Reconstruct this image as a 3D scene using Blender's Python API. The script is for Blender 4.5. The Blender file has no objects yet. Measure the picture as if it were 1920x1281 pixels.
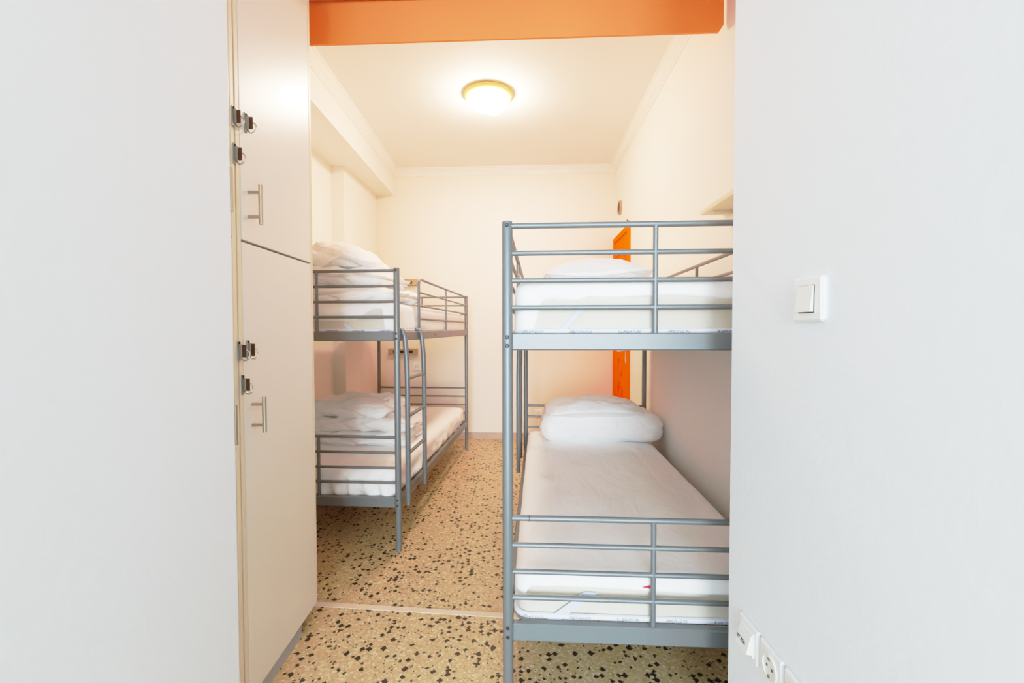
import bpy, math, random
from mathutils import Vector, Matrix, noise
random.seed(7)
C = bpy.context.scene.collection
PI = math.pi

# ------------------------------------------------------------------ materials
def new_mat(name):
    m = bpy.data.materials.new(name); m.use_nodes = True
    nt = m.node_tree; b = nt.nodes['Principled BSDF']
    return m, nt, b

def N(nt, t, **kw):
    n = nt.nodes.new(t)
    for k, v in kw.items(): setattr(n, k, v)
    return n

def plain(name, col, rough=.5, metal=0., bump=0., bscale=60., vary=.0, vscale=3., spec=.5, coat=0.):
    m, nt, b = new_mat(name)
    b.inputs['Roughness'].default_value = rough
    b.inputs['Metallic'].default_value = metal
    b.inputs['Specular IOR Level'].default_value = spec
    if coat: b.inputs['Coat Weight'].default_value = coat
    tc = N(nt, 'ShaderNodeTexCoord')
    nz = N(nt, 'ShaderNodeTexNoise'); nz.inputs['Scale'].default_value = vscale; nz.inputs['Detail'].default_value = 3
    nt.links.new(tc.outputs['Object'], nz.inputs['Vector'])
    mx = N(nt, 'ShaderNodeMix', data_type='RGBA')
    mx.inputs[6].default_value = (*[c*(1-vary) for c in col], 1)
    mx.inputs[7].default_value = (*[min(1, c*(1+vary)) for c in col], 1)
    nt.links.new(nz.outputs['Fac'], mx.inputs[0])
    nt.links.new(mx.outputs[2], b.inputs['Base Color'])
    if bump:
        n2 = N(nt, 'ShaderNodeTexNoise'); n2.inputs['Scale'].default_value = bscale; n2.inputs['Detail'].default_value = 4
        nt.links.new(tc.outputs['Object'], n2.inputs['Vector'])
        bp = N(nt, 'ShaderNodeBump'); bp.inputs['Strength'].default_value = bump; bp.inputs['Distance'].default_value = .01
        nt.links.new(n2.outputs['Fac'], bp.inputs['Height']); nt.links.new(bp.outputs[0], b.inputs['Normal'])
    return m

def fabric(name, col, bump=.25, scale=9., stretch=(1, 1, 1), rough=.75, fine=True):
    m, nt, b = new_mat(name)
    b.inputs['Base Color'].default_value = (*col, 1); b.inputs['Roughness'].default_value = rough
    b.inputs['Sheen Weight'].default_value = .15
    tc = N(nt, 'ShaderNodeTexCoord'); mp = N(nt, 'ShaderNodeMapping'); mp.inputs['Scale'].default_value = stretch
    nt.links.new(tc.outputs['Object'], mp.inputs['Vector'])
    n1 = N(nt, 'ShaderNodeTexNoise'); n1.inputs['Scale'].default_value = scale; n1.inputs['Detail'].default_value = 3; n1.inputs['Distortion'].default_value = 1.2
    nt.links.new(mp.outputs[0], n1.inputs['Vector'])
    bp = N(nt, 'ShaderNodeBump'); bp.inputs['Strength'].default_value = bump; bp.inputs['Distance'].default_value = .03
    nt.links.new(n1.outputs['Fac'], bp.inputs['Height'])
    nt.links.new(bp.outputs[0], b.inputs['Normal'])
    return m

def terrazzo():
    m, nt, b = new_mat('terrazzo')
    L = nt.links.new
    tc = N(nt, 'ShaderNodeTexCoord')
    dn = N(nt, 'ShaderNodeTexNoise'); dn.inputs['Scale'].default_value = 55; dn.inputs['Detail'].default_value = 2
    L(tc.outputs['Object'], dn.inputs['Vector'])
    sub = N(nt, 'ShaderNodeVectorMath', operation='SUBTRACT'); L(dn.outputs['Color'], sub.inputs[0]); sub.inputs[1].default_value = (.5, .5, .5)
    sc = N(nt, 'ShaderNodeVectorMath', operation='SCALE'); L(sub.outputs[0], sc.inputs[0]); sc.inputs['Scale'].default_value = .016
    add = N(nt, 'ShaderNodeVectorMath', operation='ADD'); L(tc.outputs['Object'], add.inputs[0]); L(sc.outputs[0], add.inputs[1])
    def chips(scale, keep, size, seedoff):
        off = N(nt, 'ShaderNodeVectorMath', operation='ADD'); L(add.outputs[0], off.inputs[0]); off.inputs[1].default_value = seedoff
        v = N(nt, 'ShaderNodeTexVoronoi', voronoi_dimensions='2D', distance='MANHATTAN'); v.inputs['Scale'].default_value = scale
        L(off.outputs[0], v.inputs['Vector'])
        sp = N(nt, 'ShaderNodeSeparateColor'); L(v.outputs['Color'], sp.inputs[0])
        cl = N(nt, 'ShaderNodeTexNoise'); cl.inputs['Scale'].default_value = 5.5; cl.inputs['Detail'].default_value = 1; L(off.outputs[0], cl.inputs['Vector'])
        ks = N(nt, 'ShaderNodeMath', operation='MULTIPLY_ADD'); L(cl.outputs['Fac'], ks.inputs[0]); ks.inputs[1].default_value = .55; ks.inputs[2].default_value = keep-.275
        kp = N(nt, 'ShaderNodeMath', operation='LESS_THAN'); L(sp.outputs[0], kp.inputs[0]); L(ks.outputs[0], kp.inputs[1])
        sz = N(nt, 'ShaderNodeMath', operation='MULTIPLY_ADD'); L(sp.outputs[1], sz.inputs[0]); sz.inputs[1].default_value = size*.75; sz.inputs[2].default_value = size*.5
        lt = N(nt, 'ShaderNodeMath', operation='LESS_THAN'); L(v.outputs['Distance'], lt.inputs[0]); L(sz.outputs[0], lt.inputs[1])
        mu = N(nt, 'ShaderNodeMath', operation='MULTIPLY'); L(kp.outputs[0], mu.inputs[0]); L(lt.outputs[0], mu.inputs[1])
        return mu
    dark = chips(40, .29, .46, (0, 0, 0))
    dark2 = chips(80, .09, .42, (3.3, 1.7, 0))
    v2 = N(nt, 'ShaderNodeTexVoronoi', voronoi_dimensions='2D'); v2.inputs['Scale'].default_value = 130; L(add.outputs[0], v2.inputs['Vector'])
    s2 = N(nt, 'ShaderNodeSeparateColor'); L(v2.outputs['Color'], s2.inputs[0])
    rp = N(nt, 'ShaderNodeValToRGB'); L(s2.outputs[0], rp.inputs[0])
    e = rp.color_ramp.elements
    e[0].position = 0; e[0].color = (.46, .325, .165, 1); e[1].position = 1; e[1].color = (.76, .65, .45, 1)
    x = e.new(.35); x.color = (.55, .41, .215, 1); x = e.new(.75); x.color = (.57, .44, .24, 1)
    ed = N(nt, 'ShaderNodeMapRange'); L(v2.outputs['Distance'], ed.inputs[0]); ed.inputs[1].default_value = .3; ed.inputs[2].default_value = .75; ed.inputs[3].default_value = 0; ed.inputs[4].default_value = .5
    gm = N(nt, 'ShaderNodeMix', data_type='RGBA'); L(ed.outputs[0], gm.inputs[0]); L(rp.outputs[0], gm.inputs[6]); gm.inputs[7].default_value = (.41, .285, .135, 1)
    big = N(nt, 'ShaderNodeTexNoise'); big.inputs['Scale'].default_value = 3; L(tc.outputs['Object'], big.inputs['Vector'])
    bm = N(nt, 'ShaderNodeMix', data_type='RGBA', blend_type='MULTIPLY'); bm.inputs[0].default_value = .35; L(gm.outputs[2], bm.inputs[6]); L(big.outputs['Fac'], bm.inputs[7])
    m1 = N(nt, 'ShaderNodeMix', data_type='RGBA'); L(dark.outputs[0], m1.inputs[0]); L(gm.outputs[2], m1.inputs[6]); m1.inputs[7].default_value = (.030, .026, .016, 1)
    m2 = N(nt, 'ShaderNodeMix', data_type='RGBA'); L(dark2.outputs[0], m2.inputs[0]); L(m1.outputs[2], m2.inputs[6]); m2.inputs[7].default_value = (.06, .045, .025, 1)
    L(m2.outputs[2], b.inputs['Base Color'])
    b.inputs['Roughness'].default_value = .42; b.inputs['Specular IOR Level'].default_value = .35
    return m

def piping_mat():
    m, nt, b = new_mat('blue_piping'); L = nt.links.new
    tc = N(nt, 'ShaderNodeTexCoord'); sp = N(nt, 'ShaderNodeSeparateXYZ'); L(tc.outputs['Object'], sp.inputs[0])
    w = N(nt, 'ShaderNodeMath', operation='MODULO'); a = N(nt, 'ShaderNodeMath', operation='ADD'); a.inputs[1].default_value = 5.
    L(sp.outputs[0], a.inputs[0]); L(a.outputs[0], w.inputs[0]); w.inputs[1].default_value = .144
    lt = N(nt, 'ShaderNodeMath', operation='LESS_THAN'); L(w.outputs[0], lt.inputs[0]); lt.inputs[1].default_value = .066
    nz = N(nt, 'ShaderNodeTexNoise'); nz.inputs['Scale'].default_value = 210; mpn = N(nt, 'ShaderNodeMapping'); mpn.inputs['Scale'].default_value = (1.6, .2, .8); L(tc.outputs['Object'], mpn.inputs['Vector']); L(mpn.outputs[0], nz.inputs['Vector'])
    g = N(nt, 'ShaderNodeMath', operation='GREATER_THAN'); L(nz.outputs['Fac'], g.inputs[0]); g.inputs[1].default_value = .47
    zc = N(nt, 'ShaderNodeMath', operation='COMPARE'); L(sp.outputs[2], zc.inputs[0]); zc.inputs[1].default_value = .0305; zc.inputs[2].default_value = .0042
    mu0 = N(nt, 'ShaderNodeMath', operation='MULTIPLY'); L(lt.outputs[0], mu0.inputs[0]); L(g.outputs[0], mu0.inputs[1])
    mu = N(nt, 'ShaderNodeMath', operation='MULTIPLY'); L(mu0.outputs[0], mu.inputs[0]); L(zc.outputs[0], mu.inputs[1])
    mx = N(nt, 'ShaderNodeMix', data_type='RGBA'); L(mu.outputs[0], mx.inputs[0]); mx.inputs[6].default_value = (.72, .75, .82, 1); mx.inputs[7].default_value = (.30, .32, .42, 1)
    L(mx.outputs[2], b.inputs['Base Color']); b.inputs['Roughness'].default_value = .7
    return m

M = {}
M['wall_room'] = plain('cream_wall_paint', (.84, .795, .74), .75, bump=.06, bscale=45, vary=.012)
M['wall_back'] = plain('lamp_tinted_wall_paint', (.84, .735, .63), .75, bump=.06, bscale=45, vary=.012)  # room wall paint again, with the lamp's warm light tinted into its colour
M['wall_near'] = plain('white_wall_paint', (.805, .845, .88), .7, bump=.10, bscale=38, vary=.012, vscale=2)
M['ceil'] = plain('ceiling_paint', (.84, .795, .75), .85, vary=.01)
M['orange_paint'] = plain('orange_wall_paint', (.96, .25, .058), .8, bump=.05, bscale=60, vary=.02)
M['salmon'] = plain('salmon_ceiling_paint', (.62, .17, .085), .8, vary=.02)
M['floor'] = terrazzo()
M['strip'] = plain('pale_marble_strip', (.70, .56, .44), .5, vary=.12, vscale=14)
M['marble'] = plain('brown_marble', (.46, .35, .28), .45, vary=.18, vscale=9)
M['metal'] = plain('silver_painted_steel', (.17, .188, .194), .42, .3, vary=.02, vscale=12)
M['bolt'] = plain('bolt_steel', (.03, .032, .034), .4, .2, vary=.05)
M['brushed'] = plain('brushed_nickel', (.50, .44, .34), .32, .9, vary=.05, vscale=40)
M['chrome'] = plain('chrome', (.72, .72, .72), .2, .9, vary=.02)
M['rust'] = plain('rusty_bronze', (.11, .055, .032), .5, .4, vary=.35, vscale=60)
M['hasp'] = plain('dull_zinc', (.33, .33, .30), .4, .7, vary=.15, vscale=60)
M['lam'] = plain('white_laminate', (.80, .755, .70), .3, vary=.012, vscale=2, coat=.15)
M['edge'] = plain('cream_edge_band', (.76, .66, .50), .4, vary=.02)
M['plinth'] = plain('grey_plinth', (.42, .42, .42), .4, vary=.03)
M['dark'] = plain('dark_gap', (.02, .018, .014), .8)
M['sheet'] = fabric('white_sheet', (.92, .915, .915), .40, 6, (1, .45, 1))
M['sheet2'] = fabric('white_cotton', (.92, .915, .91), .55, 8, (1, 1, 1.6), .7)
M['ticking'] = fabric('cream_mattress_ticking', (.62, .565, .475), .10, 30)
M['strap'] = fabric('elastic_strap', (.56, .61, .70), .05, 40)
M['piping'] = piping_mat()
M['red'] = plain('red_tag', (.45, .02, .06), .6)
M['orange_door'] = plain('orange_gloss_paint', (1., .15, .0, ), .6, vary=.0, spec=.0)
M['orange_relief'] = plain('orange_relief_paint', (.92, .10, .0), .6, spec=.05)
M['orange_dark'] = plain('orange_groove', (.16, .015, .0), .6)
M['plastic'] = plain('white_plastic', (.84, .84, .83), .3, vary=.005)
M['plastic_in'] = plain('cream_plastic', (.80, .80, .74), .35, vary=.005)
M['socket_dark'] = plain('socket_hole', (.05, .035, .02), .5)
M['sticker'] = plain('paper_sticker', (.80, .78, .74), .6)
M['ink'] = plain('ink', (.03, .03, .03), .7)
M['beige'] = plain('beige_plastic', (.42, .30, .17), .5, vary=.08, vscale=30)
M['yellow'] = plain('yellow_plastic', (.84, .66, .20), .4)
M['shelf'] = plain('cream_shelf_board', (.72, .64, .48), .5, vary=.03)
def emit(name, col, s):
    m, nt, b = new_mat(name)
    b.inputs['Base Color'].default_value = (.9, .9, .9, 1)
    b.inputs['Emission Color'].default_value = (*col, 1); b.inputs['Emission Strength'].default_value = s
    return m
M['glow_dim'] = emit('lit_finial', (1., .85, .65), 3.)
M['glow'] = emit('lit_glass', (1., .735, .53), 108.)

# ------------------------------------------------------------------ mesh building
class MB:
    def __init__(s): s.v = []; s.f = []
    def add(s, vs, fs):
        o = len(s.v); s.v += [tuple(v) for v in vs]; s.f += [tuple(i+o for i in f) for f in fs]; return s
    def box(s, a, b, bev=0.):
        x0, y0, z0 = a; x1, y1, z1 = b
        if bev <= 0:
            vs = [(x0,y0,z0),(x1,y0,z0),(x1,y1,z0),(x0,y1,z0),(x0,y0,z1),(x1,y0,z1),(x1,y1,z1),(x0,y1,z1)]
            return s.add(vs, [(3,2,1,0),(4,5,6,7),(0,1,5,4),(1,2,6,5),(2,3,7,6),(3,0,4,7)])
        c = [(x0+x1)/2, (y0+y1)/2, (z0+z1)/2]; h = [(x1-x0)/2, (y1-y0)/2, (z1-z0)/2]
        bev = min(bev, *[q*.98 for q in h]); vs = []; idx = {}
        for sx in (-1, 1):
            for sy in (-1, 1):
                for sz in (-1, 1):
                    for ax in range(3):
                        p = [c[i]+(sx, sy, sz)[i]*(h[i] if i == ax else h[i]-bev) for i in range(3)]
                        idx[(sx, sy, sz, ax)] = len(vs); vs.append(p)
        fs = []
        for ax in range(3):
            for sg in (-1, 1):
                o = [i for i in range(3) if i != ax]; q = []
                for (u, v) in ((-1,-1),(1,-1),(1,1),(-1,1)):
                    k = [0, 0, 0]; k[ax] = sg; k[o[0]] = u; k[o[1]] = v; q.append(idx[(*k, ax)])
                if (sg > 0) == (ax == 1): q = q[::-1]
                fs.append(tuple(q))
        for ax in range(3):   # edges along ax
            o = [i for i in range(3) if i != ax]
            for u in (-1, 1):
                for v in (-1, 1):
                    def I(e, a_):
                        k = [0, 0, 0]; k[ax] = e; k[o[0]] = u; k[o[1]] = v; return idx[(*k, a_)]
                    fs.append((I(-1, o[0]), I(1, o[0]), I(1, o[1]), I(-1, o[1])))
        for sx in (-1, 1):
            for sy in (-1, 1):
                for sz in (-1, 1): fs.append(tuple(idx[(sx, sy, sz, a)] for a in range(3)))
        return s.add(vs, fs)
    def prism(s, poly, z0, z1):
        n = len(poly)
        vs = [(x, y, z0) for x, y in poly]+[(x, y, z1) for x, y in poly]
        fs = [tuple(range(n))[::-1], tuple(range(n, 2*n))]+[(i, (i+1) % n, n+(i+1) % n, n+i) for i in range(n)]
        return s.add(vs, fs)
    def tube(s, pts, r, n=16, cap=True, closed=False):
        pts = [Vector(p) for p in pts]; m = len(pts); rings = []
        t0 = (pts[1]-pts[0]).normalized()
        up = Vector((0, 0, 1)) if abs(t0.z) < .9 else Vector((0, 1, 0))
        nrm = t0.cross(up).normalized(); vs = []
        for i, p in enumerate(pts):
            if closed: t = (pts[(i+1) % m]-pts[i-1]).normalized()
            elif i == 0: t = t0
            elif i == m-1: t = (pts[-1]-pts[-2]).normalized()
            else: t = ((pts[i+1]-p).normalized()+(p-pts[i-1]).normalized()).normalized()
            nrm = (nrm-t*nrm.dot(t)).normalized(); bn = t.cross(nrm)
            rr = r[i] if isinstance(r, (list, tuple)) else r
            for k in range(n):
                a = 2*PI*k/n; vs.append(p+nrm*rr*math.cos(a)+bn*rr*math.sin(a))
        fs = []
        for i in range(m if closed else m-1):
            j = (i+1) % m
            for k in range(n): fs.append((i*n+k, i*n+(k+1) % n, j*n+(k+1) % n, j*n+k))
        if cap and not closed:
            fs.append(tuple(range(n))[::-1]); fs.append(tuple((m-1)*n+k for k in range(n)))
        return s.add(vs, fs)
    def lathe(s, prof, n=40, org=(0, 0, 0), axis='z', flip=False):
        vs = []; fs = []
        for (r, h) in prof:
            for k in range(n):
                a = 2*PI*k/n; p = (r*math.cos(a), r*math.sin(a), h)
                if axis == 'x': p = (p[2], p[0], p[1])
                if axis == 'y': p = (p[0], p[2], p[1])
                vs.append(tuple(p[i]+org[i] for i in range(3)))
        m = len(prof)
        for i in range(m-1):
            for k in range(n): fs.append((i*n+k, i*n+(k+1) % n, (i+1)*n+(k+1) % n, (i+1)*n+k))
        fs.append(tuple(range(n))[::-1]); fs.append(tuple((m-1)*n+k for k in range(n)))
        return s.add(vs, fs)
    def build(s, name, mat, parent=None, smooth=35, loc=None):
        me = bpy.data.meshes.new(name); me.from_pydata(s.v, [], s.f)
        import bmesh
        bm = bmesh.new(); bm.from_mesh(me); bmesh.ops.recalc_face_normals(bm, faces=bm.faces); bm.to_mesh(me); bm.free()
        me.materials.append(mat)
        if smooth:
            me.shade_smooth()
            if smooth < 180: me.set_sharp_from_angle(angle=math.radians(smooth))
        o = bpy.data.objects.new(name, me); C.objects.link(o)
        if parent: o.parent = parent
        if loc: o.location = loc
        return o

def thing(name, label, cat, loc=(0, 0, 0), rz=0, group=None):
    o = bpy.data.objects.new(name, None); C.objects.link(o); o.empty_display_size = .1
    o.location = loc; o.rotation_euler = (0, 0, rz); o['label'] = label; o['category'] = cat
    if group: o['group'] = group
    return o
def empty(name, parent):
    o = bpy.data.objects.new(name, None); C.objects.link(o); o.parent = parent; o.empty_display_size = .05; return o
def tag(o, label, cat, group=None):
    o['label'] = label; o['category'] = cat
    if group: o['group'] = group
    return o
def struct(o): o['kind'] = 'structure'; return o

# ------------------------------------------------------------------ soft goods
def soft_grid(w, l, h, nx, ny, nz, r):
    """surface of a rounded box, centred in x,y, base at z=0; returns verts and faces"""
    key = {}; vs = []; fs = []
    def vert(i, j, k):
        t = (i, j, k)
        if t in key: return key[t]
        p = Vector((w*(i/nx-.5), l*(j/ny-.5), h*(k/nz-.5)))
        rx, ry, rz = min(r[0], w/2), min(r[1], l/2), min(r[2], h/2)
        q = Vector((max(-w/2+rx, min(w/2-rx, p.x)), max(-l/2+ry, min(l/2-ry, p.y)), max(-h/2+rz, min(h/2-rz, p.z))))
        d = p-q; e = Vector((d.x/rx, d.y/ry, d.z/rz)); L_ = e.length
        if L_ > 1e-6:
            # push the corner grid on to the rounded surface
            mx = max(abs(e.x), abs(e.y), abs(e.z)); e = e/L_*mx
            p = q+Vector((e.x*rx, e.y*ry, e.z*rz))
        key[t] = len(vs); vs.append(p+Vector((0, 0, h/2))); return key[t]
    for i in range(nx):
        for j in range(ny):
            for k in (0, nz): fs.append([vert(i, j, k), vert(i+1, j, k), vert(i+1, j+1, k), vert(i, j+1, k)])
    for i in range(nx):
        for k in range(nz):
            for j in (0, ny): fs.append([vert(i, j, k), vert(i+1, j, k), vert(i+1, j, k+1), vert(i, j, k+1)])
    for j in range(ny):
        for k in range(nz):
            for i in (0, nx): fs.append([vert(i, j, k), vert(i, j+1, k), vert(i, j+1, k+1), vert(i, j, k+1)])
    return vs, fs

def fbm(p, s, seed=0., o=3): return noise.fractal(Vector((p.x*s[0]+seed, p.y*s[1]+seed*1.7, p.z*s[2]-seed)), 1., 2., o)

def soft_box(name, w, l, h, r, mat, parent=None, loc=None, amp=.008, seed=0, res=.02, sag=0., fold=0, crown=0., fold_depth=.02, warp=None, fsc=(6, 6, 9)):
    nx, ny, nz = max(4, int(w/res)), max(4, int(l/res)), max(6, int(h/(res*.6)))
    vs, fs = soft_grid(w, l, h, nx, ny, nz, r); out = []
    for p in vs:
        q = p.copy(); t = p.z/h
        cx, cy = p.x/(w/2), p.y/(l/2)
        if crown: q.z += crown*t*(1-cx*cx)*(1-.6*cy*cy)
        if sag: q.z -= sag*t*(abs(cx)**3+.5*abs(cy)**3)
        if fold:   # horizontal creases between the folded layers, along front and both ends
            ph = (t+.06*math.sin(3*cx+seed)+.04*fbm(p, (3, 3, 3), seed+4))*fold
            edge = max(abs(cx), abs(cy))**8
            g = abs(math.sin(PI*ph)); k = (1-g)**2.2 if 0.12 < t < .9 else 0
            q.x -= fold_depth*k*edge*cx; q.y -= fold_depth*k*edge*cy
        n = fbm(p, fsc, seed)
        rid = (1-abs(fbm(Vector((p.x+.25*p.z, p.y, p.z-.18*p.x)), (fsc[0]*.45, fsc[1]*.45, fsc[2]*1.2), seed+9, 2)))**6-.25
        rid -= .9*max(0, 1-9*abs(fbm(Vector((p.x, p.y, p.z+.3*p.x)), (fsc[0]*.6, fsc[1]*.5, fsc[2]*.9), seed+21, 1)))
        d = Vector((cx*abs(cx)**3, cy*abs(cy)**3, (t-.5)*2))
        if d.length > .01: q += d.normalized()*amp*(.75*n+1.25*rid)*(1 if t > .03 else .2)
        if q.z < 0: q.z = 0
        if warp: q = warp(q)
        out.append(q)
    return MB().add(out, fs).build(name, mat, parent, 180, loc)

def pillow(name, w, l, h, mat, parent=None, loc=None, seed=0, n=44, amp=.006):
    vs = []; fs = []
    for side in (1, -1):
        for j in range(n+1):
            for i in range(n+1):
                u, v = 2*i/n-1, 2*j/n-1
                th = (max(0, (1-abs(u)**2.6)*(1-abs(v)**2.6)))**.72
                k = 1-.10*abs(v)**3; k2 = 1-.07*abs(u)**3
                p = Vector((u*w/2*k, v*l/2*k2, 0))
                z = th*h*(.62 if side > 0 else .38)*side
                q = Vector((p.x, p.y, z))
                rid = (1-abs(fbm(p, (7, 7, 3), seed+3)))**3-.4
                q.z += (amp*(fbm(p, (9, 9, 3), seed)+1.1*rid))*side*min(1, th*2.5)
                q.z += .012*math.sin(u*2.1+seed)*abs(v)**2
                vs.append(q+Vector((0, 0, h*.38)))
    m = (n+1)**2
    for s_ in range(2):
        for j in range(n):
            for i in range(n):
                a = s_*m+j*(n+1)+i; f = (a, a+1, a+n+2, a+n+1)
                fs.append(f if s_ == 0 else f[::-1])
    # weld the rim with a narrow seam band
    rim = [i for i in range(n+1)]+[(j)*(n+1)+n for j in range(1, n+1)]+[n*(n+1)+i for i in range(n-1, -1, -1)]+[j*(n+1) for j in range(n-1, 0, -1)]
    for k in range(len(rim)):
        a, b = rim[k], rim[(k+1) % len(rim)]; fs.append((a, b, b+m, a+m))
    return MB().add(vs, fs).build(name, mat, parent, 180, loc)

# ------------------------------------------------------------------ the setting
Hc = 2.84
fl = MB().box((-3.3, -4.2, -.1), (3.3, 5.1, 0)).build('floor', M['floor']); struct(fl)
def sp(name, mat, poly, z0, z1): return struct(MB().prism(poly, z0, z1).build(name, mat, None, 0))
sp('wall_right', M['wall_room'], [(.932, 1.138), (1.066, 4.73), (1.4, 4.73), (1.4, 1.138)], 0, Hc)
sp('wall_back', M['wall_back'], [(-1.75, 4.847), (1.4, 4.692), (1.4, 4.95), (-1.75, 5.05)], 0, Hc)
sp('wall_left', M['wall_room'], [(-1.565, .3), (-1.56, 3.95), (-1.45, 3.95), (-1.43, 4.9), (-1.85, 4.9), (-1.85, .3)], 0, Hc)
sp('wall_front_right', M['wall_near'], [(.552, -.5), (.552, 1.138), (3.2, 1.138), (3.2, -.5)], 0, Hc)
sp('wall_front_left', M['wall_near'], [(-.708, -.5), (-.708, 1.15), (-.772, 1.15), (-.772, .3), (-3.2, .3), (-3.2, -.5)], 0, Hc)
sp('rear_light_block', M['wall_near'], [(.95, -4.2), (3.3, -4.2), (3.3, -.5), (3.2, -.5), (3.2, -4.1), (.95, -4.1)], 0, Hc)  # unseen screen behind the camera, added to keep world light off the left bed
sp('ceiling', M['ceil'], [(-1.85, 1.9), (1.4, 1.9), (1.4, 5.05), (-1.85, 5.05)], Hc, Hc+.1)
sp('ceiling_front', M['wall_near'], [(-3.2, -4.2), (3.2, -4.2), (3.2, 1.55), (-3.2, 1.55)], 2.68, Hc+.1)
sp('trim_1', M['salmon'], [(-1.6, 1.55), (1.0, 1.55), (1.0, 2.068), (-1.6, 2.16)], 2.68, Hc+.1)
# orange beam across the opening, its right lower corner cut off
a0, a1 = (-1.57, 2.165), (.955, 2.062)
def beam_pt(t, z, d): return (a0[0]+(a1[0]-a0[0])*t, a0[1]+(a1[1]-a0[1])*t+d, z)
zb = 2.497
prof = [(0, zb-.006), (.992, zb+.004), (1, zb+.035), (1, Hc), (0, Hc)]
mb = MB(); n = len(prof)
mb.add([beam_pt(t, z, .018) for t, z in prof]+[beam_pt(t, z, .03) for t, z in prof], [tuple(range(n)), tuple(range(n, 2*n))[::-1]]+[(i, (i+1) % n, n+(i+1) % n, n+i) for i in range(n)])
struct(mb.build('trim_2', M['orange_paint'], None, 0))
# plastered beam along the left wall
sp('trim_3', M['wall_room'], [(-1.225, 2.19), (-1.243, 4.83), (-1.58, 4.84), (-1.58, 2.19)], 2.572, Hc)
# cornices: stepped moulding, swept
def cornice(name, p0, p1, inward):
    d = Vector((p1[0]-p0[0], p1[1]-p0[1], 0)).normalized(); nrm = Vector((inward[0], inward[1], 0)).normalized()
    pr = [(0, 0), (.062, 0), (.062, -.010), (.050, -.014), (.036, -.032), (.018, -.044), (.018, -.055), (.010, -.058), (.010, -.072), (0, -.075)]
    vs = []
    for P in (p0, p1):
        for a, z in pr: vs.append((P[0]+nrm.x*a, P[1]+nrm.y*a, Hc+z))
    n = len(pr)
    fs = [tuple(range(n)), tuple(range(n, 2*n))[::-1]]+[(i, (i+1) % n, n+(i+1) % n, n+i) for i in range(n)]
    return struct(MB().add(vs, fs).build(name, M['wall_room'], None, 25))
cornice('trim_4', (-1.225, 2.19), (-1.243, 4.82), (1, 0))
cornice('trim_5', (.968, 2.09), (1.066, 4.71), (-1, .037))
cornice('trim_6', (-1.24, 4.822), (1.06, 4.709), (-.05, -1))
sp('baseboard_back', M['marble'], [(-1.44, 4.832-.012), (1.06, 4.709-.012), (1.06, 4.72), (-1.44, 4.84)], 0, .07)
sp('baseboard_left', M['marble'], [(-1.562, 1.86), (-1.56, 3.94), (-1.548, 3.94), (-1.55, 1.86)], 0, .07)
# pale strip between the two terrazzo fields
sp('trim_7', M['strip'], [(-.86, 1.878), (.95, 1.70), (.95, 1.728), (-.86, 1.908)], 0, .0025)

# orange door on the right wall (local frame: y along the wall, -x into the room)
def wall_right_x(y): return .932+(y-1.138)*(1.066-.932)/(4.73-1.138)
ang = -math.atan((1.066-.932)/(4.73-1.138))
dr = empty('door_1', None); struct(dr); dr.location = (wall_right_x(3.985), 3.985, 0); dr.rotation_euler = (0, 0, ang)
mb = MB(); DW = .715; DH = 2.03
mb.box((-.022, 0, 0), (0.01, .055, DH+.055), .004).box((-.022, DW-.055, 0), (.01, DW, DH+.055), .004).box((-.022, .055, DH), (.01, DW-.055, DH+.055), .004)
mb.build('door_frame', M['orange_door'], dr)
MB().box((-.012, .059, .006), (.01, DW-.059, DH-.004), .002).build('door_leaf', M['orange_door'], dr)
mb = MB().box((-.0127, .053, .0), (.005, .0620, DH)).box((-.0127, .055, DH-.009), (.005, DW-.055, DH+.001)); mb.build('door_gap', M['orange_dark'], dr, 0)
def ring(r, cy, cz, t=.008, el=1.): return [(-.013, cy+r*math.cos(2*PI*k/32), cz+r*el*math.sin(2*PI*k/32)) for k in range(32)]
mb = MB()
for (r, cz, el) in ((.085, .80, 1.), (.115, .56, .9), (.07, .56, .9)): mb.tube(ring(r, .36, cz, el=el), .007, 8, closed=True)
for (z0, z1) in ((.15, .52), (1.16, 1.88)):
    pts = [(-.013, .16, z0), (-.013, .56, z0), (-.013, .56, z1), (-.013, .16, z1)]
    mb.tube(pts, .007, 8, closed=True)
mb.build('door_moulding', M['orange_relief'], dr)
hd = MB().box((-.020, .085, .85), (-.011, .120, 1.06), .004)
hd.tube([(-.018, .102, .965), (-.062, .102, .965), (-.066, .112, .964), (-.066, .22, .958)], .008, 10)
hd.build('door_handle', M['chrome'], dr)

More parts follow.
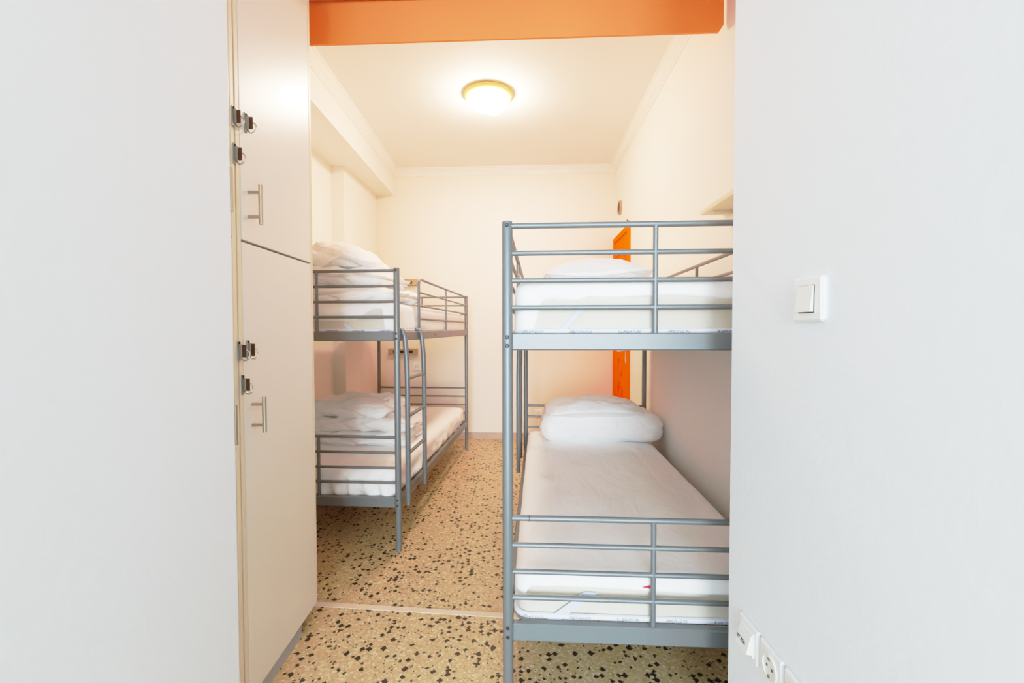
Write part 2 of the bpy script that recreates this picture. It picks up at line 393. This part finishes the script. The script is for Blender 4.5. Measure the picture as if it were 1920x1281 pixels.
# ------------------------------------------------------------------ bunk beds
W, Lb = .861, 2.0
ZT, UT, UB = 1.4825, 1.1533, 1.1025
UP = [1.468, 1.388, 1.3075, 1.228]; LO = [.599, .5174, .4367, .358]; LT, LB_ = .283, .230
PR = .0158
def bolt(mb, x, z): mb.lathe([(.0058, 0), (.0058, -.002), (.0036, -.0042), (.0014, -.0042), (.0010, -.0028)], 12, (x, -PR+.0012, z), 'y')
def bunk(name, label, loc, rz, s, gap, ladder):
    """corridor side at x=0, wall side at x=s*W, foot at y=0. gap = side-guard span (y0,y1), ladder = its two y"""
    t = thing(name, label, 'bunk bed', loc, rz)
    for (x, y, f) in ((0, 0, 1), (s*W, 0, 1), (0, Lb, 0), (s*W, Lb, 0)):
        p = MB().tube([(x, y, 0), (x, y, .004), (x, y, ZT-.006), (x, y, ZT-.001), (x, y, ZT)], [PR*.94, PR, PR, PR*.9, PR*.6], 24).build('post', M['metal'], t)
        if f:
            for z in (ZT-.014, UT-.012, UB+.013, LT-.012, LB_+.013):
                b = MB(); bolt(b, x, z); b.build('bolt', M['bolt'], p)
        MB().lathe([(PR*1.02, 0), (PR*1.02, .012), (PR*.96, .013)], 20, (x, y, 0)).build('foot_cap', M['metal'], p)
    xa, xb = sorted((0, s*W))
    for y in (0, Lb):
        for bars, zt, zb_ in ((UP, UT, UB), (LO, LT, LB_)):
            e = empty('end_board', t)
            for i, z in enumerate(bars):
                r = .0086 if i == 0 else .0076
                MB().tube([(xa+PR*.8, y, z), (xb-PR*.8, y, z)], r, 14).build('bar', M['metal'], e)
            if y == 0 or zt == UT:
                MB().tube([(s*W/2, y, zt-.006), (s*W/2, y, bars[0])], .0078, 14).build('upright', M['metal'], e)
            MB().box((xa+PR*.85, y-.0125, zb_), (xb-PR*.85, y+.0125, zt), .004).build('end_rail', M['metal'], e)
    for x in (0, s*W):
        for zt, zb_ in ((UT, UB), (LT, LB_)):
            MB().box((x-.011, PR*.85, zb_), (x+.011, Lb-PR*.85, zt), .004).build('side_rail', M['metal'], t)
        y0, y1 = gap if x == 0 else (0, Lb)
        g = empty('guard_rail', t); R = .045; z1 = UP[0]
        pts = []
        if y0 > .01: pts += [(x, y0, UT-.01), (x, y0, z1-R)]+[(x, y0+R*(1-math.cos(a)), z1-R+R*math.sin(a)) for a in [PI/2*k/6 for k in range(1, 7)]]
        else: pts += [(x, 0, z1)]
        if y1 < Lb-.01: pts += [(x, y1-R*(1-math.sin(a)), z1-R+R*math.cos(a)) for a in [PI/2*k/6 for k in range(0, 7)]]+[(x, y1, UT-.01)]
        else: pts += [(x, Lb, z1)]
        MB().tube(pts, .0082, 14).build('top_bar', M['metal'], g)
        for z in UP[1:]: MB().tube([(x, y0, z), (x, y1, z)], .0066, 12).build('bar', M['metal'], g)
        ym = y0+(y1-y0)*.46
        MB().tube([(x, ym, UT-.006), (x, ym, z1)], .0076, 12).build('upright', M['metal'], g)
        if x == 0:
            for yb in (.75, 1.25):
                MB().lathe([(.005, 0), (.005, -.0015*s), (.003, -.003*s)], 10, (-.011*s, yb, (UT+UB)/2), 'x').build('bolt', M['bolt'], t)
    for z in (UT-.030, LT-.030):   # spring wires under each mattress
        mb = MB()
        for k in range(11): mb.tube([(s*(.05+.076*k), .01, z), (s*(.05+.076*k), Lb-.01, z)], .003, 6)
        for k in range(9): mb.tube([(s*.008, .2+.2*k, z-.006), (s*(W-.008), .2+.2*k, z-.006)], .005, 6)
        mb.build('spring_base', M['metal'], t)
    ld = empty('ladder', t); ox = -.028*s
    for y in ladder:
        pts = [(.018*s, y, UT-.025), (.018*s, y, UT+.002), (.006*s, y, UT+.010), (ox*.5, y, UT+.004), (ox*.9, y, UT-.025), (ox, y, UT-.07), (ox*1.25, y, UT-.14), (ox*1.35, y, UT-.3), (ox*1.35, y, .23), (ox*1.35, y, .225)]
        MB().tube(pts, [.009, .0105, .012, .0125, .013, .0135, .0135, .0135, .0135, .012], 18).build('ladder_upright', M['metal'], ld)
    for z in (.90, .70, .50):
        MB().tube([(ox*1.35, ladder[0]+.004, z), (ox*1.35, ladder[1]-.004, z)], .0095, 14).build('rung', M['metal'], ld)
    return t
PR_R = ((-.0133, 1.3455, 0), -.0575); PR_L = ((-.5972, 2.3548, 0), -.0793)
rb = bunk('bunk_bed', 'silver metal bunk bed in the right foreground, against the right wall', *PR_R, 1, (0, 1.56), (1.60, 1.94))
bunk('bunk_bed', 'silver metal bunk bed beyond the white lockers, along the left wall', *PR_L, -1, (.405, Lb), (.05, .375))

for e_ in [c for c in rb.children if c.name.startswith('end_board')]:
    for b_ in e_.children:
        if b_.name.startswith('bar') and abs(b_.data.vertices[0].co.z-LO[0]) < .02 and abs(b_.data.vertices[0].co.y) < .1:
            MB().lathe([(.0087, -.001), (.0092, -.001), (.0092, .001), (.0087, .001)], 20, (.064, 0, LO[0]), 'x').build('joint_ring', M['bolt'], e_)

# ------------------------------------------------------------------ mattresses
def mattress(label, pose, s, z, h, style, seed):
    t = thing('mattress', label, 'mattress', (pose[0][0], pose[0][1], z), pose[1])
    w, l = W-.035, Lb-.05; cx, cy = s*W/2, Lb/2
    cs = .05 if style == 'full' else .012
    core = soft_box('mattress_core', w-cs, l-cs, h-.008, (.05, .05, .035), M['ticking'], t, (cx, cy, 0), .002, seed, .03)
    # piping round the lower edge
    y0, y1, x0, x1, R = .025+.002, Lb-.027, cx-w/2+.004, cx+w/2-.004, .045
    if style != 'full':
        for zz, rr, mt in ((.031, .0085, M['piping']), (.014, .004, M['strap'])):
            pts = []
            for (qx, qy, a0_) in ((x1-R, y1-R, 0), (x0+R, y1-R, PI/2), (x0+R, y0+R, PI), (x1-R, y0+R, 1.5*PI)):
                for k in range(6): a = a0_+PI/2*k/5; pts.append((qx+R*math.cos(a), qy+R*math.sin(a), zz))
            MB().tube(pts, rr, 8, closed=True).build('piping', mt, t)
    # fitted cover
    nx, ny, nz = 60, 90, 14
    vs, fs = soft_grid(w, l, h, nx, ny, nz, (.045, .045, .045)); out = []
    def hem(px, py):
        fr = max(0., min(1., (-py/(l/2)-.90)/.08))   # 1 at the foot end
        u = (px*s+w/2)/w      # 0 at the corridor side
        if style == 'upper':
            hh = h*.63 if u > .1 else h*.56
            c = max(0, 1-u/.075); lo = h*.02+.0*c
            prof_ = lo+(hh-lo)*max(0., min(1., (u-.07)/.035)) if u > .07 else lo
            prof_ += .014*min(1, max(0, (u-.24)/.03))-.010*u+.004*math.sin(u*14)
        elif style == 'lower':
            hh = h*.66; lo = h*.35
            prof_ = lo+(hh-lo)*max(0., min(1., (u-.035)/.02)) if u > .035 else lo
            prof_ += .006*math.sin(u*7)-.012*max(0, u-.6)
        elif style == 'left_upper':
            prof_ = h*.40+.004*math.sin(u*9)
            if u < .26: prof_ = h*.40+h*.36*max(0, min(1, (.26-u)/.12))
            if u < .075: prof_ = h*.03
        else: prof_ = h*.03
        if style == 'lower' and fr < 1: return prof_*fr+h*.12*(1-fr)
        return prof_*fr+h*.02*(1-fr)
    for p in vs:
        q = p.copy(); t_ = p.z/h
        if True:
            hm = hem(p.x, p.y); q.z = hm+(h-hm)*t_
        ex, ey = abs(p.x)/(w/2), abs(p.y)/(l/2)
        side = max(0, max(ex, ey)**30)
        # vertical gathers near the corners and along the foot, soft swales on the top
        amp = .0035*(1-t_)*side
        if style == 'full': amp *= 4.
        g = math.sin(q.x*75+3*fbm(p, (6, 6, 6), seed))*(1 if style == 'full' else abs(ex)**14)+math.sin(q.y*70+3*fbm(p, (5, 5, 5), seed+2))*abs(ey)**20
        out_n = Vector((p.x/(w/2)*ex**20, p.y/(l/2)*ey**20, 0))
        q += out_n*amp*g*1.5
        top = max(0, (t_-.8)/.2)
        q.z += top*(.004*fbm(p, (5, 2.2, 1), seed)+.004*((1-abs(fbm(p, (4, 1.8, 1), seed+5)))**4-.3))
        q.z += top*.006*(1-ex*ex)
        out.append(q)
    # leave the bottom open
    keep = [f for f in fs if not all(vs[i].z < h*.001 for i in f)]
    MB().add(out, keep).build('mattress_cover', M['sheet'], t, 180, (cx, cy, 0))
    yf = .0215
    if style in ('upper', 'lower', 'left_upper'):
        def strap(xa, za, xb, zb2, wd):
            xa, xb = s*xa, s*xb
            vs_ = [(xa-wd/2, yf, za), (xa+wd/2, yf, za), (xb+wd/2, yf, zb2), (xb-wd/2, yf, zb2)]
            vs_ += [(x_, yf+.004, z_) for x_, _, z_ in vs_]
            MB().add(vs_, [(0,1,2,3),(7,6,5,4),(0,4,5,1),(1,5,6,2),(2,6,7,3),(3,7,4,0)]).build('elastic_strap', M['strap'], t, 0)
        if style == 'upper': strap(.235, h*.60, .135, .005, .022)
        elif style == 'lower': strap(.250, h*.66, .125, .012, .042)
        else: strap(.29, h*.38, .22, .005, .03)
    if style == 'lower':
        xr, zr = s*.425, h*.80
        MB().add([(xr-.022, yf-.003, zr), (xr+.012, yf-.003, zr+.009), (xr+.014, yf-.003, zr-.006), (xr-.022, yf-.001, zr), (xr+.012, yf-.001, zr+.009), (xr+.014, yf-.001, zr-.006)], [(0,1,2),(5,4,3),(0,3,4,1),(1,4,5,2),(2,5,3,0)]).build('red_tag', M['red'], t, 0)
    return t
UZ, LZ = UT-.0265, LT-.0265
mattress('white covered mattress on the upper bunk of the right bed', PR_R, 1, UZ, .185, 'upper', 1.3)
mattress('white mattress with a red tag on the lower bunk of the right bed', PR_R, 1, LZ, .165, 'lower', 4.1)
mattress('white covered mattress on the upper bunk of the left bed', PR_L, -1, UZ, .18, 'left_upper', 7.7)
mattress('white covered mattress on the lower bunk of the left bed, gathered at its foot', PR_L, -1, LZ, .16, 'full', 9.2)

# ------------------------------------------------------------------ bedding
def place(o, pose, x, y, z, rz=0):
    c, s_ = math.cos(pose[1]), math.sin(pose[1])
    o.location = (pose[0][0]+x*c-y*s_, pose[0][1]+x*s_+y*c, z); o.rotation_euler = (0, 0, pose[1]+rz); return o
RU, RL = UZ+.188, LZ+.170
# right bed, lower bunk
o = soft_box('folded_duvet', .80, .44, .190, (.09, .10, .085), M['sheet2'], None, None, .008, 2.2, .014, .02, 0, .03, fsc=(5, 5, 6))
tag(place(o, PR_R, .505, 1.775, RL-.002), 'thick white folded duvet on the lower bunk of the right bed', 'duvet')
o = pillow('pillow', .65, .46, .130, M['sheet2'], seed=1.2, amp=.008)
tag(place(o, PR_R, .455, 1.735, RL+.154, .0), 'white pillow lying on the folded duvet of the right bed', 'pillow')
# right bed, upper bunk
o = pillow('pillow', .405, .60, .130, M['sheet2'], seed=5.2)
tag(place(o, PR_R, .312, .55, RU-.004, -.02), 'white pillow on the upper bunk of the right bed', 'pillow')
# left bed, upper bunk: three duvets slumped on one another
LU, LL = UZ+.183, LZ+.165
def slump(k, x0, zr=0):
    def f(q):
        e = max(0, q.x-x0); q.z = max(0, q.z-k*e*e); return q
    return f
specs = [(.80, .56, .105, -.425, .33, LU-.002, 'lowest', 3.1, 2, .012), (.74, .54, .105, -.47, .33, LU+.097, 'middle', 6.4, 2, -.02), (.68, .54, .130, -.52, .34, LU+.192, 'topmost', 8.8, 1, .03)]
for (w, l, h, x, y, z, word, sd, fo, rz) in specs:
    o = soft_box('folded_duvet', w, l, h, (.11, .09, h*.48), M['sheet2'], None, None, .018, sd, .011, .025, fo, .02 if word == 'topmost' else 0., .035, slump(.9, .12) if word == 'topmost' else None, fsc=(5, 5, 8))
    tag(place(o, PR_L, x, y, z, rz), 'white folded duvet, %s of the three piled on the upper bunk of the left bed' % word, 'duvet', 'duvets piled on the left upper bunk')
specs = [(.78, .50, .095, -.475, .70, LL-.002, 'lowest', 13.1, 2, -.02), (.78, .50, .095, -.465, .70, LL+.089, 'middle', 16.4, 1, .02), (.66, .50, .100, -.555, .70, LL+.178, 'topmost', 18.8, 1, -.03)]
for (w, l, h, x, y, z, word, sd, fo, rz) in specs:
    o = soft_box('folded_duvet', w, l, h, (.09, .08, h*.48), M['sheet2'], None, None, .014, sd, .011, .012, fo, 0., .025, None, fsc=(6, 6, 9))
    tag(place(o, PR_L, x, y, z, rz), 'white folded duvet, %s of the three piled on the lower bunk of the left bed' % word, 'duvet', 'duvets piled on the left lower bunk')

# ------------------------------------------------------------------ lockers (local: front face at x=0 facing +x, y along the row)
def hasp(parent, y, z, ring_side=1, flip=0):
    h = MB().box((.0, y-.006, z-.029), (.003, y+.006, z+.029), .001).box((.003, y-.004, z-.02), (.012, y-.001, z+.02), .001).build('hasp', M['hasp'], parent)
    MB().box((.008, y-.001, z-.018), (.022, y+.002, z+.018), .001).build('hasp_flap', M['rust'], h)
    c = Vector((.016, y+.004, z-.012))
    MB().tube([(c.x+.013*math.cos(2*PI*k/20), c.y+.003*math.sin(4*PI*k/20), c.z+.016*math.sin(2*PI*k/20)) for k in range(20)], .0022, 8, closed=True).build('hasp_ring', M['chrome'], h)
    MB().lathe([(.004, 0), (.004, .002), (.002, .003)], 10, (.003, y, z+.024), 'x').build('screw', M['bolt'], h)
def bar_handle(parent, y, z0, z1):
    mb = MB().tube([(.036, y, z0), (.036, y, z1)], .0062, 14)
    for z in (z0+.022, z1-.022): mb.tube([(0, y, z), (.036, y, z)], .0048, 10)
    return mb.build('handle', M['brushed'], parent)
def locker(label, y0, y1, det):
    r = thing('locker', label, 'locker', (-.7815, 1.30, 0), .0195)
    D = .48; zt = 2.62; zd = 1.4235
    MB().box((-D, y1-.018, .057), (0, y1, zt), .0015).build('side_panel', M['edge'], r)
    MB().box((-D, y0, .057), (0, y0+.018, zt), .0015).build('side_panel', M['edge'], r)
    MB().box((-D, y0+.018, .05), (-D+.012, y1-.018, zt)).build('back_panel', M['lam'], r)
    MB().box((-D, y0+.018, zt-.018), (-.02, y1-.018, zt)).build('top_panel', M['edge'], r)
    MB().box((-D, y0+.018, zd-.009), (-.026, y1-.018, zd+.009)).build('shelf', M['edge'], r)
    MB().box((-D, y0+.018, .0), (-.012, y1-.12 if det else y1-.018, .058)).build('plinth', M['plinth'], r)
    up = MB().box((-.018, y0+.021, zd+.0035), (0, y1-.0205, zt-.003), .0015).build('upper_door', M['lam'], r)
    lo = MB().box((-.018, y0+.021, .060), (0, y1-.0205, zd-.0035), .0015).build('lower_door', M['lam'], r)
    return r, up, lo
r, up, lo = locker('tall white two-door locker with bar handles at the far end of the row', -.0, .512, True)
bar_handle(up, .060, 1.478, 1.595); bar_handle(lo, .060, .855, .962)
hasp(up, .050, 1.772); hasp(lo, .040, 1.105); hasp(lo, .010, 1.005)
r, up, lo = locker('white locker almost hidden behind the left front wall, only its edge showing', -.515, -.0065, False)
bar_handle(up, -.089, 1.478, 1.595); bar_handle(lo, -.089, .855, .962)
hasp(up, -.012, 1.762); hasp(up, -.009, 1.660); hasp(lo, -.006, 1.103)

# ------------------------------------------------------------------ small wall things
XW = .552   # face of the right front wall; things stand off it towards -x
t = thing('light_switch', 'white square light switch on the right front wall', 'light switch', (XW, .835, 1.219))
MB().box((-.011, -.041, -.041), (0, .041, .041), .004).build('switch_plate', M['plastic'], t)
MB().box((-.0125, -.0225, -.0255), (-.0075, .0225, .0255), .001).build('switch_gap', M['socket_dark'], t, 0)
mb = MB(); a, b = -.0215, .0215
mb.add([(-.010, a, -.0235), (-.010, b, -.0235), (-.010, b, .0245), (-.010, a, .0245), (-.0195, a, -.0235), (-.0195, b, -.0235), (-.0135, b, .0245), (-.0135, a, .0245)], [(0,1,2,3),(7,6,5,4),(0,4,5,1),(1,5,6,2),(2,6,7,3),(3,7,4,0)])
mb.build('rocker', M['plastic_in'], t, 0)

def socket(label, y, z, kind):
    t = thing('wall_socket', label, 'socket', (XW, y, z), 0, 'sockets low on the right front wall')
    MB().box((-.010, -.040, -.040), (0, .040, .040), .0035).build('socket_plate', M['plastic'], t)
    if kind == 'flap':
        MB().box((-.013, -.028, -.028), (-.009, .028, .028), .002).build('socket_insert', M['plastic'], t)
        mb = MB(); a, b = -.024, .024
        mb.add([(-.012, a, .020), (-.012, b, .020), (-.012, b, -.022), (-.012, a, -.022), (-.016, a, .021), (-.016, b, .021), (-.026, b, -.020), (-.026, a, -.020)], [(0,1,2,3),(7,6,5,4),(0,4,5,1),(1,5,6,2),(2,6,7,3),(3,7,4,0)])
        fl_ = mb.build('socket_flap', M['plastic_in'], t, 0)
        n = Vector((-.041, 0, .010)).normalized()
        st = MB(); p = lambda y_, k: Vector((-.016-.010*k, y_, .021-.041*k))+Vector((-.0006, 0, .0002))
        st.add([p(-.012, .25), p(.0235, .25), p(.0235, .92), p(-.012, .92)], [(0, 1, 2, 3)]); st.build('sticker', M['sticker'], t, 0)
        cu = bpy.data.curves.new('sticker_text', 'FONT'); cu.body = 'HT 7GA'; cu.size = .0105; cu.align_x = 'CENTER'; cu.align_y = 'CENTER'; cu.extrude = .0001; cu.offset = .0003
        cu.materials.append(M['ink'])
        tmp = bpy.data.objects.new('sticker_text', cu); C.objects.link(tmp); bpy.context.view_layer.update()
        me = bpy.data.meshes.new_from_object(tmp.evaluated_get(bpy.context.evaluated_depsgraph_get())); bpy.data.objects.remove(tmp)
        me.name = 'sticker_text'; to = bpy.data.objects.new('sticker_text', me); C.objects.link(to); to.parent = t
        dz = Vector((-.010, 0, -.041)).normalized(); xa = Vector((0, -1, 0)); ya = -dz; za = xa.cross(ya)
        m_ = Matrix((xa, ya, za)).transposed().to_4x4(); m_.translation = p(.0055, .6)+za*.0005; to.matrix_local = m_
    else:
        prof_ = [(.026, -.010), (.026, -.0125), (.0215, -.0125), (.0205, -.0105), (.0200, .0)]
        MB().lathe([(.0275, -.0095), (.0275, -.013), (.0225, -.013), (.0215, -.0105), (.001, -.0100)], 36, (0, 0, 0), 'x').build('socket_well', M['plastic_in'], t)
        for dy in (-.0095, .0095): MB().lathe([(.003, -.0104), (.003, -.0108), (.001, -.0108)], 12, (0, dy, 0), 'x').build('socket_hole', M['socket_dark'], t)
        for dz in (-.019, .019): MB().box((-.0135, -.003, dz-.0035), (-.0104, .003, dz+.0035), .0006).build('earth_clip', M['brushed'], t)
    return t
socket('white wall socket with a tilted flap and paper sticker, nearest the wall corner', 1.026, .450, 'flap')
socket('white round-welled wall socket, middle of the three low on the right front wall', .937, .450, 'round')
socket('white wall socket cut by the bottom of the photo, last of the three', .848, .450, 'round')

# ceiling lamp
LX, LY = -.165, 3.28
t = thing('ceiling_lamp', 'round ceiling lamp with a yellow rim and lit white glass', 'ceiling lamp', (LX, LY, Hc))
MB().lathe([(.150, 0), (.172, -.004), (.176, -.018), (.165, -.030), (.146, -.036), (.138, -.030)], 56).build('lamp_rim', M['yellow'], t)
MB().lathe([(.137, -.028), (.142, -.040), (.138, -.060), (.120, -.085), (.088, -.104), (.045, -.114), (.012, -.116)], 56).build('lamp_shade', M['glow'], t, 180)
MB().lathe([(.030, -.112), (.034, -.118), (.034, -.148), (.022, -.156)], 24, (.045, -.02, 0)).build('lamp_finial', M['glow_dim'], t)
# small things on the right wall
yv = 4.43
t = thing('wall_vent', 'small round beige vent on the right wall above the orange door', 'vent', (wall_right_x(yv), yv, 2.335), ang)
MB().lathe([(.070, 0), (.072, -.010), (.064, -.020), (.055, -.020), (.052, -.010), (.050, -.006)], 36, (0, 0, 0), 'x').build('vent_ring', M['beige'], t)
for k in range(-2, 3):
    hh = math.sqrt(max(0, .052**2-(k*.02)**2)); MB().box((-.014, k*.02-.005, -hh), (-.004, k*.02+.005, hh), .001).build('vent_slat', M['rust'], t)
t = thing('wall_shelf', 'short cream wall shelf high on the right wall above the bunk', 'shelf', (wall_right_x(1.8), 1.8, 1.682), ang)
MB().box((-.105, -.32, 0), (0, .29, .020), .002).build('shelf_board', M['shelf'], t)
for y_ in (-.2, .2): MB().box((-.085, y_-.01, -.018), (0, y_+.01, 0), .002).build('shelf_bracket', M['shelf'], t)
t = thing('wall_hook', 'tiny brown hook over the near corner of the orange door', 'hook', (wall_right_x(4.03), 4.03, 2.115), ang)
MB().tube([(0, 0, 0), (-.015, 0, 0), (-.022, 0, .004), (-.024, 0, .014)], .004, 8).build('hook_pin', M['rust'], t)

# things on the back wall
def wall_back_y(x): return 4.847+(x+1.75)*(4.692-4.847)/3.15
ab = math.atan((4.692-4.847)/3.15)
for (z, label) in ((.925, 'beige slotted wall fixture under the upper bunk of the left bed'), (1.655, 'beige slotted wall fixture just above the upper bunk of the left bed')):
    x = -1.15
    t = thing('wall_fixture', label, 'wall fixture', (x, wall_back_y(x), z), ab, 'slotted fixtures on the back wall')
    mb = MB().box((-.155, -.045, -.034), (-.105, 0, .034), .004).box((.105, -.045, -.034), (.155, 0, .034), .004).box((-.105, -.045, .012), (.105, 0, .034), .003).box((-.105, -.045, -.034), (.105, 0, -.016), .003)
    mb.build('fixture_body', M['beige'], t)
    MB().box((-.105, -.012, -.016), (.105, 0, .012)).build('fixture_recess', M['rust'], t, 0)
def back_socket(x, z, label):
    t = thing('wall_socket', label, 'socket', (x, wall_back_y(x), z), ab)
    MB().box((-.040, -.010, -.040), (.040, 0, .040), .003).build('socket_plate', M['plastic'], t)
    MB().lathe([(.0275, -.0095), (.0275, -.013), (.0225, -.013), (.0215, -.0105), (.001, -.0100)], 28, (0, 0, 0), 'y').build('socket_well', M['plastic_in'], t)
    for dx in (-.0095, .0095): MB().lathe([(.003, -.0104), (.003, -.0108), (.001, -.0108)], 10, (dx, 0, 0), 'y').build('socket_hole', M['socket_dark'], t)
back_socket(-1.01, .765, 'white socket on the back wall behind the ladder of the left bed')
back_socket(.275, .275, 'white socket low on the back wall behind the right bed')

# ------------------------------------------------------------------ light
w = bpy.data.worlds.new('World'); bpy.context.scene.world = w; w.use_nodes = True
bg = w.node_tree.nodes['Background']; bg.inputs[0].default_value = (.68, .86, 1., 1); bg.inputs[1].default_value = 3.6
ld = bpy.data.lights.new('window_light', 'AREA'); ld.shape = 'RECTANGLE'; ld.size = 3.4; ld.size_y = 3.6; ld.energy = 800; ld.color = (.80, .92, 1.)
lo_ = bpy.data.objects.new('window_light', ld); C.objects.link(lo_); lo_.location = (-.1, -10., 2.35); lo_.rotation_euler = (PI/2, 0, 0)

# ------------------------------------------------------------------ camera
cam = bpy.data.cameras.new('camera'); co = bpy.data.objects.new('camera', cam); C.objects.link(co)
cam.sensor_width = 36; cam.lens = 850.48/1920*36; cam.clip_start = .02
co.location = (0, 0, 1.166)
fw = Vector((0, math.cos(.0282), -math.sin(.0282))); upv = Vector((0, math.sin(.0282), math.cos(.0282))); rt = Vector((1, 0, 0))
rr = .0019
r2 = rt*math.cos(rr)-upv*math.sin(rr); u2 = upv*math.cos(rr)+rt*math.sin(rr)
m_ = Matrix((r2, u2, -fw)).transposed().to_4x4(); m_.translation = co.location; co.matrix_world = m_
sc = bpy.context.scene; sc.camera = co
vs_ = sc.view_settings
vs_.view_transform = 'Standard'; vs_.look = 'None'; vs_.exposure = 0.; vs_.gamma = 1.
# camera response: lifted mid-tones and a soft shoulder, as in the exposure-blended photograph
def enc(x): return 12.92*x if x < .0031308 else 1.055*x**(1/2.4)-.055
def dec(y): return y/12.92 if y < .04045 else ((y+.055)/1.055)**2.4
WL = 2.5; K0, KK = .60, 4.3
def tone(x):
    r_ = enc(x*1.26); q_ = min(1, r_/.44); q_ = 1-q_*q_*(3-2*q_)
    e = r_**(.76+.24*q_)
    if e > K0:
        top = enc(WL*1.26)**.76
        e = K0+(1-K0)*(1-math.exp(-KK*(e-K0)))/(1-math.exp(-KK*(top-K0)))
    return dec(e)
vs_.use_curve_mapping = True
cm = vs_.curve_mapping; cm.use_clip = False
cm.white_level = (WL, WL, WL)
cv = cm.curves[3]
xs = [0, .004, .009, .015, .022, .035, .05, .07, .09, .115, .15, .19, .24, .3, .38, .48, .6, .75, 1.]
cv.points[0].location = (0, 0); cv.points[1].location = (1, tone(WL))
for x in xs[1:-1]: cv.points.new(x, tone(x*WL))
cm.update()
sc.cycles.max_bounces = 12; sc.cycles.diffuse_bounces = 9; sc.cycles.use_denoising = True
